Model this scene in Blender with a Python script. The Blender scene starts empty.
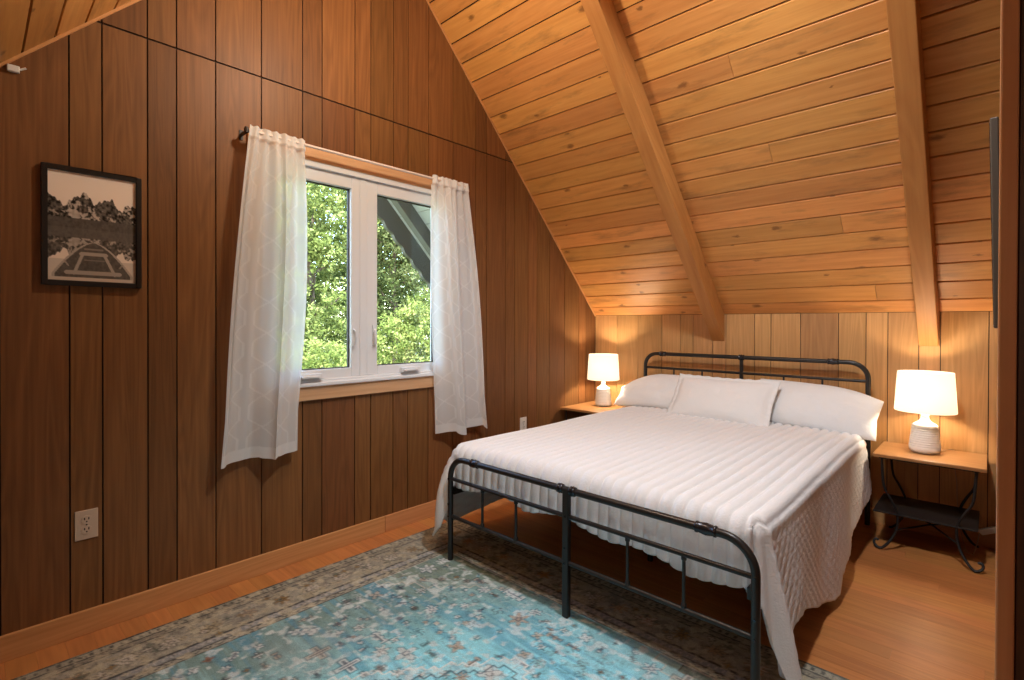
import bpy, math, random
import numpy as np
from mathutils import Vector, Matrix
random.seed(7)
RNG = np.random.default_rng(7)
S = bpy.context.scene
COL = S.collection
PI = math.pi

# ------------------------------------------------------------------ helpers
def lin(r, g, b):
    f = lambda c: (c/255/12.92) if c/255 <= .04045 else ((c/255+.055)/1.055)**2.4
    return (f(r), f(g), f(b), 1)

class MB:
    """collects geometry, then links it as ONE mesh object"""
    def __init__(s):
        s.v=[]; s.f=[]; s.uv=[]; s.rnd=[]; s.mi=[]; s.sm=[]
    def face(s, pts, uv=None, rnd=.5, mi=0, smooth=False):
        n=len(s.v); s.v.extend([tuple(p) for p in pts]); s.f.append(list(range(n,n+len(pts))))
        s.uv.append(uv or [(0,0)]*len(pts)); s.rnd.append(rnd); s.mi.append(mi); s.sm.append(smooth)
    def mesh(s, verts, faces, rnd=.5, mi=0, smooth=True, uvs=None):
        n=len(s.v); s.v.extend([tuple(p) for p in verts])
        for f in faces:
            s.f.append([i+n for i in f])
            s.uv.append([uvs[i] for i in f] if uvs is not None else [(0,0)]*len(f))
            s.rnd.append(rnd); s.mi.append(mi); s.sm.append(smooth)
    def prism(s, poly, ext, grain=None, rnd=.5, mi=0, off=(0,0)):
        """closed prism: poly (3d points, planar) pushed along ext"""
        P=[Vector(p) for p in poly]; E=Vector(ext); Q=[p+E for p in P]
        nrm=Vector((0,0,0))
        for i in range(len(P)): nrm+= P[i].cross(P[(i+1)%len(P)])
        if nrm.dot(E)>0: P=P[::-1]; Q=Q[::-1]
        faces=[P, Q[::-1]]
        k=len(P)
        for i in range(k):
            j=(i+1)%k; faces.append([P[j],P[i],Q[i],Q[j]])
        g=Vector(grain or (0,0,1)).normalized()
        for F in faces:
            n=(F[1]-F[0]).cross(F[2]-F[1]); n=n.normalized() if n.length>1e-12 else Vector((1,0,0))
            c=n.cross(g)
            if c.length<.1: c=Vector((1,0,0)) if abs(g.x)<.9 else Vector((0,1,0))
            c.normalize()
            s.face(F,[(p.dot(g)+off[0],p.dot(c)+off[1]) for p in F],rnd,mi)
    def box(s, x0,x1,y0,y1,z0,z1, grain=(0,0,1), rnd=.5, mi=0, off=None):
        o=off or (random.random()*9,random.random()*9)
        s.prism([(x0,y0,z0),(x1,y0,z0),(x1,y1,z0),(x0,y1,z0)],(0,0,z1-z0),grain,rnd,mi,o)
    def tube(s, pts, r, n=10, mi=0, closed=False, caps=True):
        P=[Vector(p) for p in pts]; rr=r if isinstance(r,(list,tuple)) else [r]*len(P)
        V=[];F=[]; up=None
        for i,p in enumerate(P):
            a=P[max(i-1,0)]; b=P[min(i+1,len(P)-1)]
            t=(b-a).normalized()
            if up is None:
                up=Vector((0,0,1)) if abs(t.z)<.9 else Vector((1,0,0))
            side=t.cross(up)
            if side.length<1e-6: side=t.orthogonal()
            side.normalize(); up=side.cross(t).normalized()
            for k in range(n):
                an=2*PI*k/n; V.append(p+(side*math.cos(an)+up*math.sin(an))*rr[i])
        m=len(P)
        for i in range(m-1):
            for k in range(n):
                F.append([i*n+k,i*n+(k+1)%n,(i+1)*n+(k+1)%n,(i+1)*n+k])
        s.mesh(V,F,mi=mi)
        if caps:
            s.mesh(V[:n],[list(range(n))[::-1]],mi=mi,smooth=False); s.mesh(V[-n:],[list(range(n))],mi=mi,smooth=False)
    def lathe(s, c, prof, n=32, mi=0, closed=False):
        V=[];F=[]
        for (r,z) in prof:
            for k in range(n):
                a=2*PI*k/n; V.append((c[0]+r*math.cos(a),c[1]+r*math.sin(a),c[2]+z))
        m=len(prof)
        for i in range(m if closed else m-1):
            j=(i+1)%m
            for k in range(n):
                F.append([i*n+k,i*n+(k+1)%n,j*n+(k+1)%n,j*n+k])
        s.mesh(V,F,mi=mi)
        if not closed:
            if prof[0][0]>1e-4: s.mesh(V[:n],[list(range(n))[::-1]],mi=mi,smooth=False)
            if prof[-1][0]>1e-4: s.mesh(V[-n:],[list(range(n))],mi=mi,smooth=False)
    def build(s, name, mats, parent=None, bevel=0):
        me=bpy.data.meshes.new(name); me.from_pydata(s.v,[],s.f)
        uvl=me.uv_layers.new(name='UVMap')
        flat=np.array([c for f in s.uv for p in f for c in p],dtype=np.float32)
        uvl.data.foreach_set('uv',flat)
        at=me.attributes.new('rnd','FLOAT','FACE'); at.data.foreach_set('value',np.array(s.rnd,dtype=np.float32))
        me.polygons.foreach_set('material_index',np.array(s.mi,dtype=np.int32))
        me.polygons.foreach_set('use_smooth',np.array(s.sm,dtype=bool))
        for m in (mats if isinstance(mats,(list,tuple)) else [mats]): me.materials.append(m)
        me.update()
        o=bpy.data.objects.new(name,me); COL.objects.link(o)
        if parent:
            o.parent=parent; o.matrix_parent_inverse=Matrix.Translation(-parent.location)
        if bevel:
            import bmesh
            bm=bmesh.new(); bm.from_mesh(me); bmesh.ops.remove_doubles(bm,verts=bm.verts,dist=1e-6); bm.to_mesh(me); bm.free()
            b=o.modifiers.new('bevel','BEVEL'); b.width=bevel; b.segments=2; b.limit_method='ANGLE'
        return o

def tag(o,label=None,cat=None,group=None,kind=None):
    if label: o['label']=label
    if cat: o['category']=cat
    if group: o['group']=group
    if kind: o['kind']=kind
    return o
def thing(name,loc,label=None,cat=None,group=None,kind=None):
    o=bpy.data.objects.new(name,None); COL.objects.link(o); o.location=loc; o.empty_display_size=.1
    return tag(o,label,cat,group,kind)

# ------------------------------------------------------------------ materials
def newmat(name):
    m=bpy.data.materials.new(name); m.use_nodes=True
    nt=m.node_tree; nt.nodes.clear()
    return m,nt,nt.nodes,nt.links
def N(nt,t,**kw):
    n=nt.nodes.new(t)
    for k,v in kw.items(): setattr(n,k,v)
    return n
def simple(name,col,rough=.5,metal=0,spec=.5,bump=None):
    m,nt,ns,ls=newmat(name)
    b=N(nt,'ShaderNodeBsdfPrincipled'); o=N(nt,'ShaderNodeOutputMaterial')
    b.inputs['Base Color'].default_value=col; b.inputs['Roughness'].default_value=rough
    b.inputs['Metallic'].default_value=metal; b.inputs['Specular IOR Level'].default_value=spec
    if bump:
        tc=N(nt,'ShaderNodeTexCoord'); nz=N(nt,'ShaderNodeTexNoise'); nz.inputs['Scale'].default_value=bump[0]; nz.inputs['Detail'].default_value=4
        bp=N(nt,'ShaderNodeBump'); bp.inputs['Strength'].default_value=bump[1]; bp.inputs['Distance'].default_value=.01
        ls.new(tc.outputs['Object'],nz.inputs['Vector']); ls.new(nz.outputs['Fac'],bp.inputs['Height']); ls.new(bp.outputs['Normal'],b.inputs['Normal'])
    ls.new(b.outputs[0],o.inputs[0])
    return m
def wood(name,dark,light,rough=.4,gu=1.0,gv=28,vary=.35,knots=0,spec=.4,contrast=(.32,.68),stain=None,ring=.35):
    m,nt,ns,ls=newmat(name)
    b=N(nt,'ShaderNodeBsdfPrincipled'); o=N(nt,'ShaderNodeOutputMaterial'); ls.new(b.outputs[0],o.inputs[0])
    uv=N(nt,'ShaderNodeUVMap'); uv.uv_map='UVMap'
    mp=N(nt,'ShaderNodeMapping'); mp.inputs['Scale'].default_value=(gu,gv,1); ls.new(uv.outputs[0],mp.inputs[0])
    nz=N(nt,'ShaderNodeTexNoise'); nz.inputs['Scale'].default_value=1.6; nz.inputs['Detail'].default_value=6; nz.inputs['Roughness'].default_value=.6; nz.inputs['Distortion'].default_value=.35
    ls.new(mp.outputs[0],nz.inputs['Vector'])
    # broad cathedral figure
    mp2=N(nt,'ShaderNodeMapping'); mp2.inputs['Scale'].default_value=(gu*.55,gv*.2,1); ls.new(uv.outputs[0],mp2.inputs[0])
    nz2=N(nt,'ShaderNodeTexNoise'); nz2.inputs['Scale'].default_value=1.3; nz2.inputs['Detail'].default_value=2; nz2.inputs['Distortion'].default_value=.6
    ls.new(mp2.outputs[0],nz2.inputs['Vector'])
    mm=N(nt,'ShaderNodeMath',operation='MULTIPLY'); mm.inputs[1].default_value=9; ls.new(nz2.outputs['Fac'],mm.inputs[0])
    fr=N(nt,'ShaderNodeMath',operation='PINGPONG'); fr.inputs[1].default_value=.5; ls.new(mm.outputs[0],fr.inputs[0])
    mx=N(nt,'ShaderNodeMix'); mx.data_type='FLOAT'; mx.inputs[0].default_value=ring
    ls.new(nz.outputs['Fac'],mx.inputs[2])
    f2=N(nt,'ShaderNodeMath',operation='MULTIPLY_ADD'); f2.inputs[1].default_value=1; f2.inputs[2].default_value=.25; ls.new(fr.outputs[0],f2.inputs[0])
    ls.new(f2.outputs[0],mx.inputs[3])
    rp=N(nt,'ShaderNodeValToRGB'); rp.color_ramp.elements[0].position=contrast[0]; rp.color_ramp.elements[0].color=dark; rp.color_ramp.elements[1].position=contrast[1]; rp.color_ramp.elements[1].color=light
    ls.new(mx.outputs[0],rp.inputs[0])
    at=N(nt,'ShaderNodeAttribute'); at.attribute_name='rnd'
    mr=N(nt,'ShaderNodeMapRange'); mr.inputs['To Min'].default_value=1-vary; mr.inputs['To Max'].default_value=1+vary*.6; ls.new(at.outputs['Fac'],mr.inputs['Value'])
    hs=N(nt,'ShaderNodeHueSaturation'); ls.new(rp.outputs[0],hs.inputs['Color']); ls.new(mr.outputs[0],hs.inputs['Value'])
    mh=N(nt,'ShaderNodeMath',operation='MULTIPLY_ADD'); mh.inputs[1].default_value=.010; mh.inputs[2].default_value=.495
    wn=N(nt,'ShaderNodeTexWhiteNoise'); wn.noise_dimensions='1D'; ls.new(at.outputs['Fac'],wn.inputs['W']); ls.new(wn.outputs['Value'],mh.inputs[0]); ls.new(mh.outputs[0],hs.inputs['Hue'])
    last=hs.outputs[0]
    if knots:
        mp3=N(nt,'ShaderNodeMapping'); mp3.inputs['Scale'].default_value=(4.6,9,1); ls.new(uv.outputs[0],mp3.inputs[0])
        nd=N(nt,'ShaderNodeTexNoise'); nd.inputs['Scale'].default_value=9; ls.new(mp3.outputs[0],nd.inputs['Vector'])
        ad=N(nt,'ShaderNodeMix'); ad.data_type='VECTOR'; ad.inputs[0].default_value=.16; ls.new(mp3.outputs[0],ad.inputs[4]); ls.new(nd.outputs['Color'],ad.inputs[5])
        vo=N(nt,'ShaderNodeTexVoronoi'); vo.voronoi_dimensions='2D'; vo.inputs['Scale'].default_value=1; ls.new(ad.outputs[1],vo.inputs['Vector'])
        sx=N(nt,'ShaderNodeSeparateColor'); ls.new(vo.outputs['Color'],sx.inputs[0])
        gt=N(nt,'ShaderNodeMath',operation='LESS_THAN'); gt.inputs[1].default_value=knots; ls.new(sx.outputs[0],gt.inputs[0])
        sz=N(nt,'ShaderNodeMapRange'); sz.inputs['To Min'].default_value=.045; sz.inputs['To Max'].default_value=.17; ls.new(sx.outputs[1],sz.inputs['Value'])
        dv=N(nt,'ShaderNodeMath',operation='DIVIDE'); ls.new(vo.outputs['Distance'],dv.inputs[0]); ls.new(sz.outputs[0],dv.inputs[1])
        kr=N(nt,'ShaderNodeMapRange'); kr.inputs['From Min'].default_value=.35; kr.inputs['From Max'].default_value=1; kr.inputs['To Min'].default_value=1; kr.inputs['To Max'].default_value=0; ls.new(dv.outputs[0],kr.inputs['Value'])
        km=N(nt,'ShaderNodeMath',operation='MULTIPLY'); ls.new(kr.outputs[0],km.inputs[0]); ls.new(gt.outputs[0],km.inputs[1])
        km2=N(nt,'ShaderNodeMath',operation='MULTIPLY'); km2.inputs[1].default_value=.72; ls.new(km.outputs[0],km2.inputs[0])
        mk=N(nt,'ShaderNodeMix'); mk.data_type='RGBA'; mk.inputs[7].default_value=(dark[0]*.25,dark[1]*.2,dark[2]*.2,1)
        ls.new(km2.outputs[0],mk.inputs[0]); ls.new(last,mk.inputs[6]); last=mk.outputs[2]
    if stain:
        mp4=N(nt,'ShaderNodeMapping'); mp4.inputs['Scale'].default_value=(2.0,9,1); ls.new(uv.outputs[0],mp4.inputs[0])
        n4=N(nt,'ShaderNodeTexNoise'); n4.inputs['Scale'].default_value=1; n4.inputs['Detail'].default_value=5; n4.inputs['Roughness'].default_value=.65; ls.new(mp4.outputs[0],n4.inputs['Vector'])
        r4=N(nt,'ShaderNodeMapRange'); r4.inputs['From Min'].default_value=.54; r4.inputs['From Max'].default_value=.72; r4.inputs['To Max'].default_value=stain[1]; ls.new(n4.outputs['Fac'],r4.inputs['Value'])
        m4=N(nt,'ShaderNodeMix'); m4.data_type='RGBA'; m4.inputs[7].default_value=stain[0]; ls.new(r4.outputs[0],m4.inputs[0]); ls.new(last,m4.inputs[6]); last=m4.outputs[2]
    ls.new(last,b.inputs['Base Color'])
    b.inputs['Roughness'].default_value=rough; b.inputs['Specular IOR Level'].default_value=spec
    bp=N(nt,'ShaderNodeBump'); bp.inputs['Strength'].default_value=.12; bp.inputs['Distance'].default_value=.003
    ls.new(nz.outputs['Fac'],bp.inputs['Height']); ls.new(bp.outputs['Normal'],b.inputs['Normal'])
    return m

M={}
M['panel']=wood('wall_panelling_darkened',(.150,.060,.019,1),(.245,.103,.034,1),rough=.5,gv=40,vary=.22,spec=.3)  # same wood as the knee wall, darkened to stand for dimmer light
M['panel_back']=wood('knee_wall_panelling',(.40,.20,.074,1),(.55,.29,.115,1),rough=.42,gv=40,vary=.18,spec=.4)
M['groove']=simple('panel_groove',(.018,.008,.004,1),.8)
M['pine']=wood('ceiling_pine',(.55,.232,.060,1),(.69,.33,.095,1),rough=.45,gv=24,vary=.2,knots=.26,stain=((.16,.075,.028,1),.6),spec=.3,ring=.2)
M['beam']=wood('beam_fir',(.44,.165,.045,1),(.56,.24,.072,1),rough=.5,gv=22,vary=.1,knots=.10,spec=.3)
M['trim']=wood('trim_wood',(.52,.235,.085,1),(.66,.33,.135,1),rough=.38,gv=35,vary=.12)
M['floor']=wood('floor_fir',(.42,.155,.045,1),(.56,.23,.072,1),rough=.33,gv=30,vary=.12,spec=.5)
M['table']=wood('table_wood',(.30,.13,.05,1),(.40,.19,.075,1),rough=.35,gv=30,vary=.05)
M['dark_wood']=wood('dark_panelling',(.06,.030,.018,1),(.12,.062,.035,1),rough=.45,gv=35,vary=.2)
M['vinyl']=simple('white_vinyl',(.74,.77,.80,1),.35)
M['iron']=simple('black_iron',(.012,.011,.011,1),.5,0,.4)
M['metal']=simple('black_bed_metal',(.026,.024,.023,1),.33,.4,.6)
M['collar']=simple('bed_collar_metal',(.05,.05,.055,1),.25,.8,.6)
M['white_plastic']=simple('white_plastic',(.78,.75,.70,1),.4)
M['beige_plastic']=simple('almond_plastic',(.62,.48,.36,1),.4)
M['slot']=simple('slot_dark',(.03,.015,.01,1),.6)
M['frame_black']=simple('picture_frame_black',(.012,.009,.008,1),.35)
M['ceramic']=simple('white_ceramic',(.80,.77,.71,1),.55,bump=(60,.25))
M['cable']=simple('clear_cord',(.35,.24,.15,1),.5)
M['tv']=simple('television_shell',(.075,.058,.042,1),.5)
M['screen']=simple('television_screen',(.01,.01,.012,1),.15)
M['rod']=simple('curtain_rod_white',(.80,.70,.64,1),.4)
M['bracket']=simple('curtain_bracket_dark',(.03,.02,.015,1),.5)
M['ext_grey']=simple('painted_grey_timber',(.105,.095,.068,1),.7)
M['ext_light']=simple('painted_soffit_board',(.42,.41,.33,1),.7)
M['fabric_white']=simple('pillow_cotton',(.78,.785,.79,1),.85,0,.1,bump=(45,.35))
M['sheet']=simple('sheet_cotton',(.82,.80,.78,1),.85,0,.1,bump=(25,.3))
M['quilt']=simple('quilt_cotton',(.775,.785,.80,1),.85,0,.1,bump=(140,.25))
M['bark']=simple('bark',(.09,.065,.045,1),.9)
M['ground']=simple('ground_grass',(.09,.12,.04,1),.95,bump=(3,.5))

def glassmat():
    m,nt,ns,ls=newmat('window_glass'); o=N(nt,'ShaderNodeOutputMaterial')
    t=N(nt,'ShaderNodeBsdfTransparent'); t.inputs[0].default_value=(.96,.98,.97,1)
    g=N(nt,'ShaderNodeBsdfGlossy'); g.inputs['Roughness'].default_value=.02
    fr=N(nt,'ShaderNodeFresnel'); fr.inputs['IOR'].default_value=1.3
    mx=N(nt,'ShaderNodeMixShader'); ls.new(fr.outputs[0],mx.inputs[0]); ls.new(t.outputs[0],mx.inputs[1]); ls.new(g.outputs[0],mx.inputs[2]); ls.new(mx.outputs[0],o.inputs[0])
    return m
M['glass']=glassmat()
def shademat(strength):
    m,nt,ns,ls=newmat('lamp_shade_linen'); o=N(nt,'ShaderNodeOutputMaterial')
    d=N(nt,'ShaderNodeBsdfDiffuse'); d.inputs[0].default_value=(.80,.76,.68,1)
    t=N(nt,'ShaderNodeBsdfTranslucent'); t.inputs[0].default_value=(.80,.70,.55,1)
    mx=N(nt,'ShaderNodeMixShader'); mx.inputs[0].default_value=.3; ls.new(d.outputs[0],mx.inputs[1]); ls.new(t.outputs[0],mx.inputs[2])
    e=N(nt,'ShaderNodeEmission'); e.inputs[0].default_value=(1,.86,.66,1); e.inputs[1].default_value=strength
    a=N(nt,'ShaderNodeAddShader'); ls.new(mx.outputs[0],a.inputs[0]); ls.new(e.outputs[0],a.inputs[1]); ls.new(a.outputs[0],o.inputs[0])
    return m
M['shade']=shademat(.72)
def curtainmat():
    m,nt,ns,ls=newmat('sheer_voile'); o=N(nt,'ShaderNodeOutputMaterial')
    d=N(nt,'ShaderNodeBsdfDiffuse'); d.inputs[0].default_value=(.90,.935,.945,1)
    t=N(nt,'ShaderNodeBsdfTranslucent'); t.inputs[0].default_value=(.95,.96,.95,1)
    mx=N(nt,'ShaderNodeMixShader'); mx.inputs[0].default_value=.35; ls.new(d.outputs[0],mx.inputs[1]); ls.new(t.outputs[0],mx.inputs[2])
    tr=N(nt,'ShaderNodeBsdfTransparent')
    at=N(nt,'ShaderNodeAttribute'); at.attribute_name='weave'
    lw=N(nt,'ShaderNodeLayerWeight'); lw.inputs[0].default_value=.25
    ad=N(nt,'ShaderNodeMath',operation='MULTIPLY_ADD'); ad.inputs[1].default_value=.35; ls.new(lw.outputs['Facing'],ad.inputs[0]); ls.new(at.outputs['Fac'],ad.inputs[2]); ad.use_clamp=True
    m2=N(nt,'ShaderNodeMixShader'); ls.new(ad.outputs[0],m2.inputs[0]); ls.new(tr.outputs[0],m2.inputs[1]); ls.new(mx.outputs[0],m2.inputs[2]); ls.new(m2.outputs[0],o.inputs[0])
    return m
M['curtain']=curtainmat()
def vcolmat(name,rough=.9,bump=None,mul=1.0,sheen=0):
    m,nt,ns,ls=newmat(name); o=N(nt,'ShaderNodeOutputMaterial'); b=N(nt,'ShaderNodeBsdfPrincipled'); ls.new(b.outputs[0],o.inputs[0])
    at=N(nt,'ShaderNodeAttribute'); at.attribute_name='col'
    b.inputs['Roughness'].default_value=rough; b.inputs['Specular IOR Level'].default_value=.15
    ls.new(at.outputs['Color'],b.inputs['Base Color'])
    if bump:
        tc=N(nt,'ShaderNodeTexCoord'); nz=N(nt,'ShaderNodeTexNoise'); nz.inputs['Scale'].default_value=bump[0]; nz.inputs['Detail'].default_value=3
        bp=N(nt,'ShaderNodeBump'); bp.inputs['Strength'].default_value=bump[1]; bp.inputs['Distance'].default_value=.004
        ls.new(tc.outputs['Object'],nz.inputs['Vector']); ls.new(nz.outputs['Fac'],bp.inputs['Height']); ls.new(bp.outputs['Normal'],b.inputs['Normal'])
        hs=N(nt,'ShaderNodeHueSaturation'); mr=N(nt,'ShaderNodeMapRange'); mr.inputs['From Min'].default_value=.3; mr.inputs['From Max'].default_value=.7; mr.inputs['To Min'].default_value=.8; mr.inputs['To Max'].default_value=1.15
        ls.new(nz.outputs['Fac'],mr.inputs['Value']); ls.new(mr.outputs[0],hs.inputs['Value']); ls.new(at.outputs['Color'],hs.inputs['Color']); ls.new(hs.outputs[0],b.inputs['Base Color'])
    return m
M['rug']=vcolmat('woven_rug_pile',.95,(260,.5))
M['print']=vcolmat('photo_print',.35)
def leafmat(name,c0,c1,c2):
    m,nt,ns,ls=newmat(name); o=N(nt,'ShaderNodeOutputMaterial')
    at=N(nt,'ShaderNodeAttribute'); at.attribute_name='rnd'
    rp=N(nt,'ShaderNodeValToRGB'); e=rp.color_ramp.elements; e[0].color=c0; e[1].color=c2; k=e.new(.5); k.color=c1
    ls.new(at.outputs['Fac'],rp.inputs[0])
    d=N(nt,'ShaderNodeBsdfDiffuse'); t=N(nt,'ShaderNodeBsdfTranslucent'); mx=N(nt,'ShaderNodeMixShader'); mx.inputs[0].default_value=.35
    ls.new(rp.outputs[0],d.inputs[0]); ls.new(rp.outputs[0],t.inputs[0]); ls.new(d.outputs[0],mx.inputs[1]); ls.new(t.outputs[0],mx.inputs[2]); ls.new(mx.outputs[0],o.inputs[0])
    return m
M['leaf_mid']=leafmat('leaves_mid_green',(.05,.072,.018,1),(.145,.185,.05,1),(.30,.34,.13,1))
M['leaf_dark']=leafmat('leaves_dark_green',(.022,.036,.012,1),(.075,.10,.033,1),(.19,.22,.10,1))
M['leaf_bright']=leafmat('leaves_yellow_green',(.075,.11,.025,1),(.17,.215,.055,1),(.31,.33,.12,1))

# ------------------------------------------------------------------ room dimensions (metres)
SL=1.04; KZ=1.31; RY=-2.314; FY=-4.628; RZ=KZ-SL*RY
XE=4.2; XP=2.648; YP=-2.6
def roof(y): return min(KZ-SL*y, KZ+SL*(y-FY))

def clip(poly,a,b,c):
    """keep a*p+b*q<=c of a 2d convex polygon"""
    out=[]
    for i in range(len(poly)):
        p=poly[i]; q=poly[(i+1)%len(poly)]
        fp=a*p[0]+b*p[1]-c; fq=a*q[0]+b*q[1]-c
        if fp<=0: out.append(p)
        if fp*fq<0:
            t=fp/(fp-fq); out.append((p[0]+t*(q[0]-p[0]),p[1]+t*(q[1]-p[1])))
    return out
def gable_clip(poly):
    poly=clip(poly,SL,1,KZ)                # back slope z<=KZ-SL*y
    if len(poly)>2: poly=clip(poly,-SL,1,KZ-SL*FY)
    return poly
# window hole
WY0,WY1,WZ0,WZ1=-2.90,-1.765,.905,2.087
def holes(r):
    y0,y1,z0,z1=r
    if y1<=WY0 or y0>=WY1 or z1<=WZ0 or z0>=WZ1: return [r]
    out=[]
    if z0<WZ0: out.append((y0,y1,z0,WZ0))
    if z1>WZ1: out.append((y0,y1,WZ1,z1))
    zz0,zz1=max(z0,WZ0),min(z1,WZ1)
    if y0<WY0: out.append((y0,WY0,zz0,zz1))
    if y1>WY1: out.append((WY1,y1,zz0,zz1))
    return out

# left wall: random-width grooved panelling, 8 ft sheets with a level seam
base=[-3.614,-3.513,-3.361,-3.255,-3.10,-2.898,-2.693,-2.587]
gr=sorted(set([round(b+1.22*k,3) for b in base for k in range(-1,4)]))
gr=[FY]+[g for g in gr if FY+.03<g<-.03]+[0.0]
mb=MB()
for i in range(len(gr)-1):
    y0,y1=gr[i]+.0028,gr[i+1]-.0028
    for z0,z1,sd in ((0,2.436,0),(2.444,RZ+.1,1)):
        rd=random.random(); off=(random.random()*20,random.random()*20)
        for (a,b,c,d) in holes((y0,y1,z0,z1)):
            if b-a<.002 or d-c<.002: continue
            p=gable_clip([(a,c),(b,c),(b,d),(a,d)])
            if len(p)>2: mb.prism([(0,q[0],q[1]) for q in p],(-.008,0,0),(0,0,1),rd,0,off)
for (a,b,c,d) in holes((FY-.1,WY0,-.05,RZ+.2))+holes((WY0,WY1,-.05,RZ+.2))+holes((WY1,.1,-.05,RZ+.2)):
    p=clip([(a,c),(b,c),(b,d),(a,d)],SL,1,KZ+.03); p=clip(p,-SL,1,KZ+.03-SL*FY)
    if len(p)>2: mb.prism([(-.008,q[0],q[1]) for q in p],(-.10,0,0),(0,0,1),.5,1)
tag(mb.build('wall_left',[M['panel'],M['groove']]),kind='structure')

# back knee wall
gx=[0,.226,.43,.647,.808,.911,1.064,1.165,1.368,1.478,1.665,1.887,2.036,2.148,2.298,2.397,2.603,2.8,3.2,3.6,XE]
mb=MB()
for i in range(len(gx)-1):
    mb.box(gx[i]+.0022,gx[i+1]-.0022,0,.008,0,KZ,(0,0,1),random.random(),0)
mb.box(-.1,XE+.1,.008,.1,-.05,KZ+.02,mi=1)
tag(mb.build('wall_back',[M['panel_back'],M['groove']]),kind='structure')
# front knee wall (behind the camera), far gable wall
mb=MB(); x=0
while x<XE-.01:
    w=min(random.uniform(.1,.22),XE-x); mb.box(x+.002,x+w-.002,FY-.008,FY,0,KZ,(0,0,1),random.random(),0); x+=w
mb.box(-.1,XE+.1,FY-.1,FY-.008,-.05,KZ+.02,mi=1)
tag(mb.build('wall_front',[M['panel'],M['groove']]),kind='structure')
mb=MB(); y=FY
while y<-.01:
    w=min(random.uniform(.1,.22),-y)
    p=gable_clip([(y+.002,0),(y+w-.002,0),(y+w-.002,RZ+.1),(y+.002,RZ+.1)])
    if len(p)>2: mb.prism([(XE,q[0],q[1]) for q in p],(.008,0,0),(0,0,1),random.random(),0,(random.random()*9,random.random()*9))
    y+=w
p=clip(clip([(FY-.1,-.05),(.1,-.05),(.1,RZ+.2),(FY-.1,RZ+.2)],SL,1,KZ+.03),-SL,1,KZ+.03-SL*FY)
mb.prism([(XE+.008,q[0],q[1]) for q in p],(.1,0,0),(0,0,1),.5,1)
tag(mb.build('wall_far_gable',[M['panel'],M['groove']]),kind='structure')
# partition on the right: side facing the bed, and its end facing the camera
mb=MB()
p=gable_clip([(YP,0),(0,0),(0,RZ+.1),(YP,RZ+.1)])
ys=[YP,-2.4,-2.2,-2.05,-1.85,-1.7,-1.5,-1.3,-1.1,-.9,-.7,-.5,-.3,-.1,0]
for i in range(len(ys)-1):
    q=gable_clip([(ys[i]+.002,0),(ys[i+1]-.002,0),(ys[i+1]-.002,RZ+.1),(ys[i]+.002,RZ+.1)])
    mb.prism([(XP,a,b) for a,b in q],(.008,0,0),(0,0,1),random.random(),0,(random.random()*9,random.random()*9))
mb.prism([(XP+.008,a,b) for a,b in p],(.09,0,0),(0,0,1),.5,1)
tag(mb.build('wall_right',[M['panel'],M['groove']]),kind='structure')
mb=MB(); x=XP+.0
while x<XE-.01:
    w=min(random.uniform(.1,.22),XE-x); mb.box(x+.002,x+w-.002,YP-.012,YP-.002,0,roof(YP)-.01,(0,0,1),random.random(),0); x+=w
mb.box(XP+.1,XE,YP-.002,YP+.05,0,roof(YP)-.01,mi=1)
tag(mb.build('wall_hall',[M['dark_wood'],M['groove']]),kind='structure')
# corner board on the partition's end
mb=MB(); mb.box(2.6235,2.6475,YP-.03,YP+.05,0,roof(YP)-.01,(0,0,1),.35)
M['jamb']=wood('jamb_wood',(.50,.235,.10,1),(.60,.31,.14,1),rough=.45,gv=30,vary=.1)
tag(mb.build('trim_1',M['jamb'],bevel=.003),kind='structure')

# ceiling planks on both slopes (rafters show below them)
mb=MB()
L=math.hypot(1,SL); t=Vector((0,-1/L,SL/L)); n=Vector((0,SL/L,1/L))   # up-slope, outward normal
def plank_row(P0,t,n,s0,s1,rows_x):
    for (xa,xb) in rows_x:
        rd=random.random(); off=(random.random()*30,random.random()*30)
        c=[(s0+.0036,.0),(s1-.0075,.0),(s1-.0036,.005),(s1-.003,.016),(s0+.003,.016)]
        poly=[Vector((xa,0,0))+P0+t*a+n*b for a,b in c]
        mb.prism(poly,(xb-xa,0,0),(1,0,0),rd,0,off)
for side in (0,1):
    P0=Vector((0,0,KZ)) if side==0 else Vector((0,FY,KZ))
    tt=t if side==0 else Vector((0,-t.y,t.z)); nn=n if side==0 else Vector((0,-n.y,n.z))
    tot=-RY*L; s=0; k=0
    edges=[0,.07*L]
    while edges[-1]<tot-.01: edges.append(min(edges[-1]+.0905*L*random.uniform(.97,1.03) if False else edges[-1]+.0905*L,tot))
    for i in range(len(edges)-1):
        if i%4==1: j=random.uniform(1.2,3.2); rows=[(0,j-.001),(j+.001,XE)]
        else: rows=[(0,XE)]
        plank_row(P0,tt,nn,edges[i],edges[i+1],rows)
    a=P0+nn*.016-tt*.1; b=P0+nn*.016+tt*(tot+.02)
    mb.prism([Vector((-.1,0,0))+q for q in (a,b,b+nn*.08,a+nn*.08)],(XE+.2,0,0),(1,0,0),.5,1)
tag(mb.build('ceiling',[M['pine'],M['groove']]),kind='structure')

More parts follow.
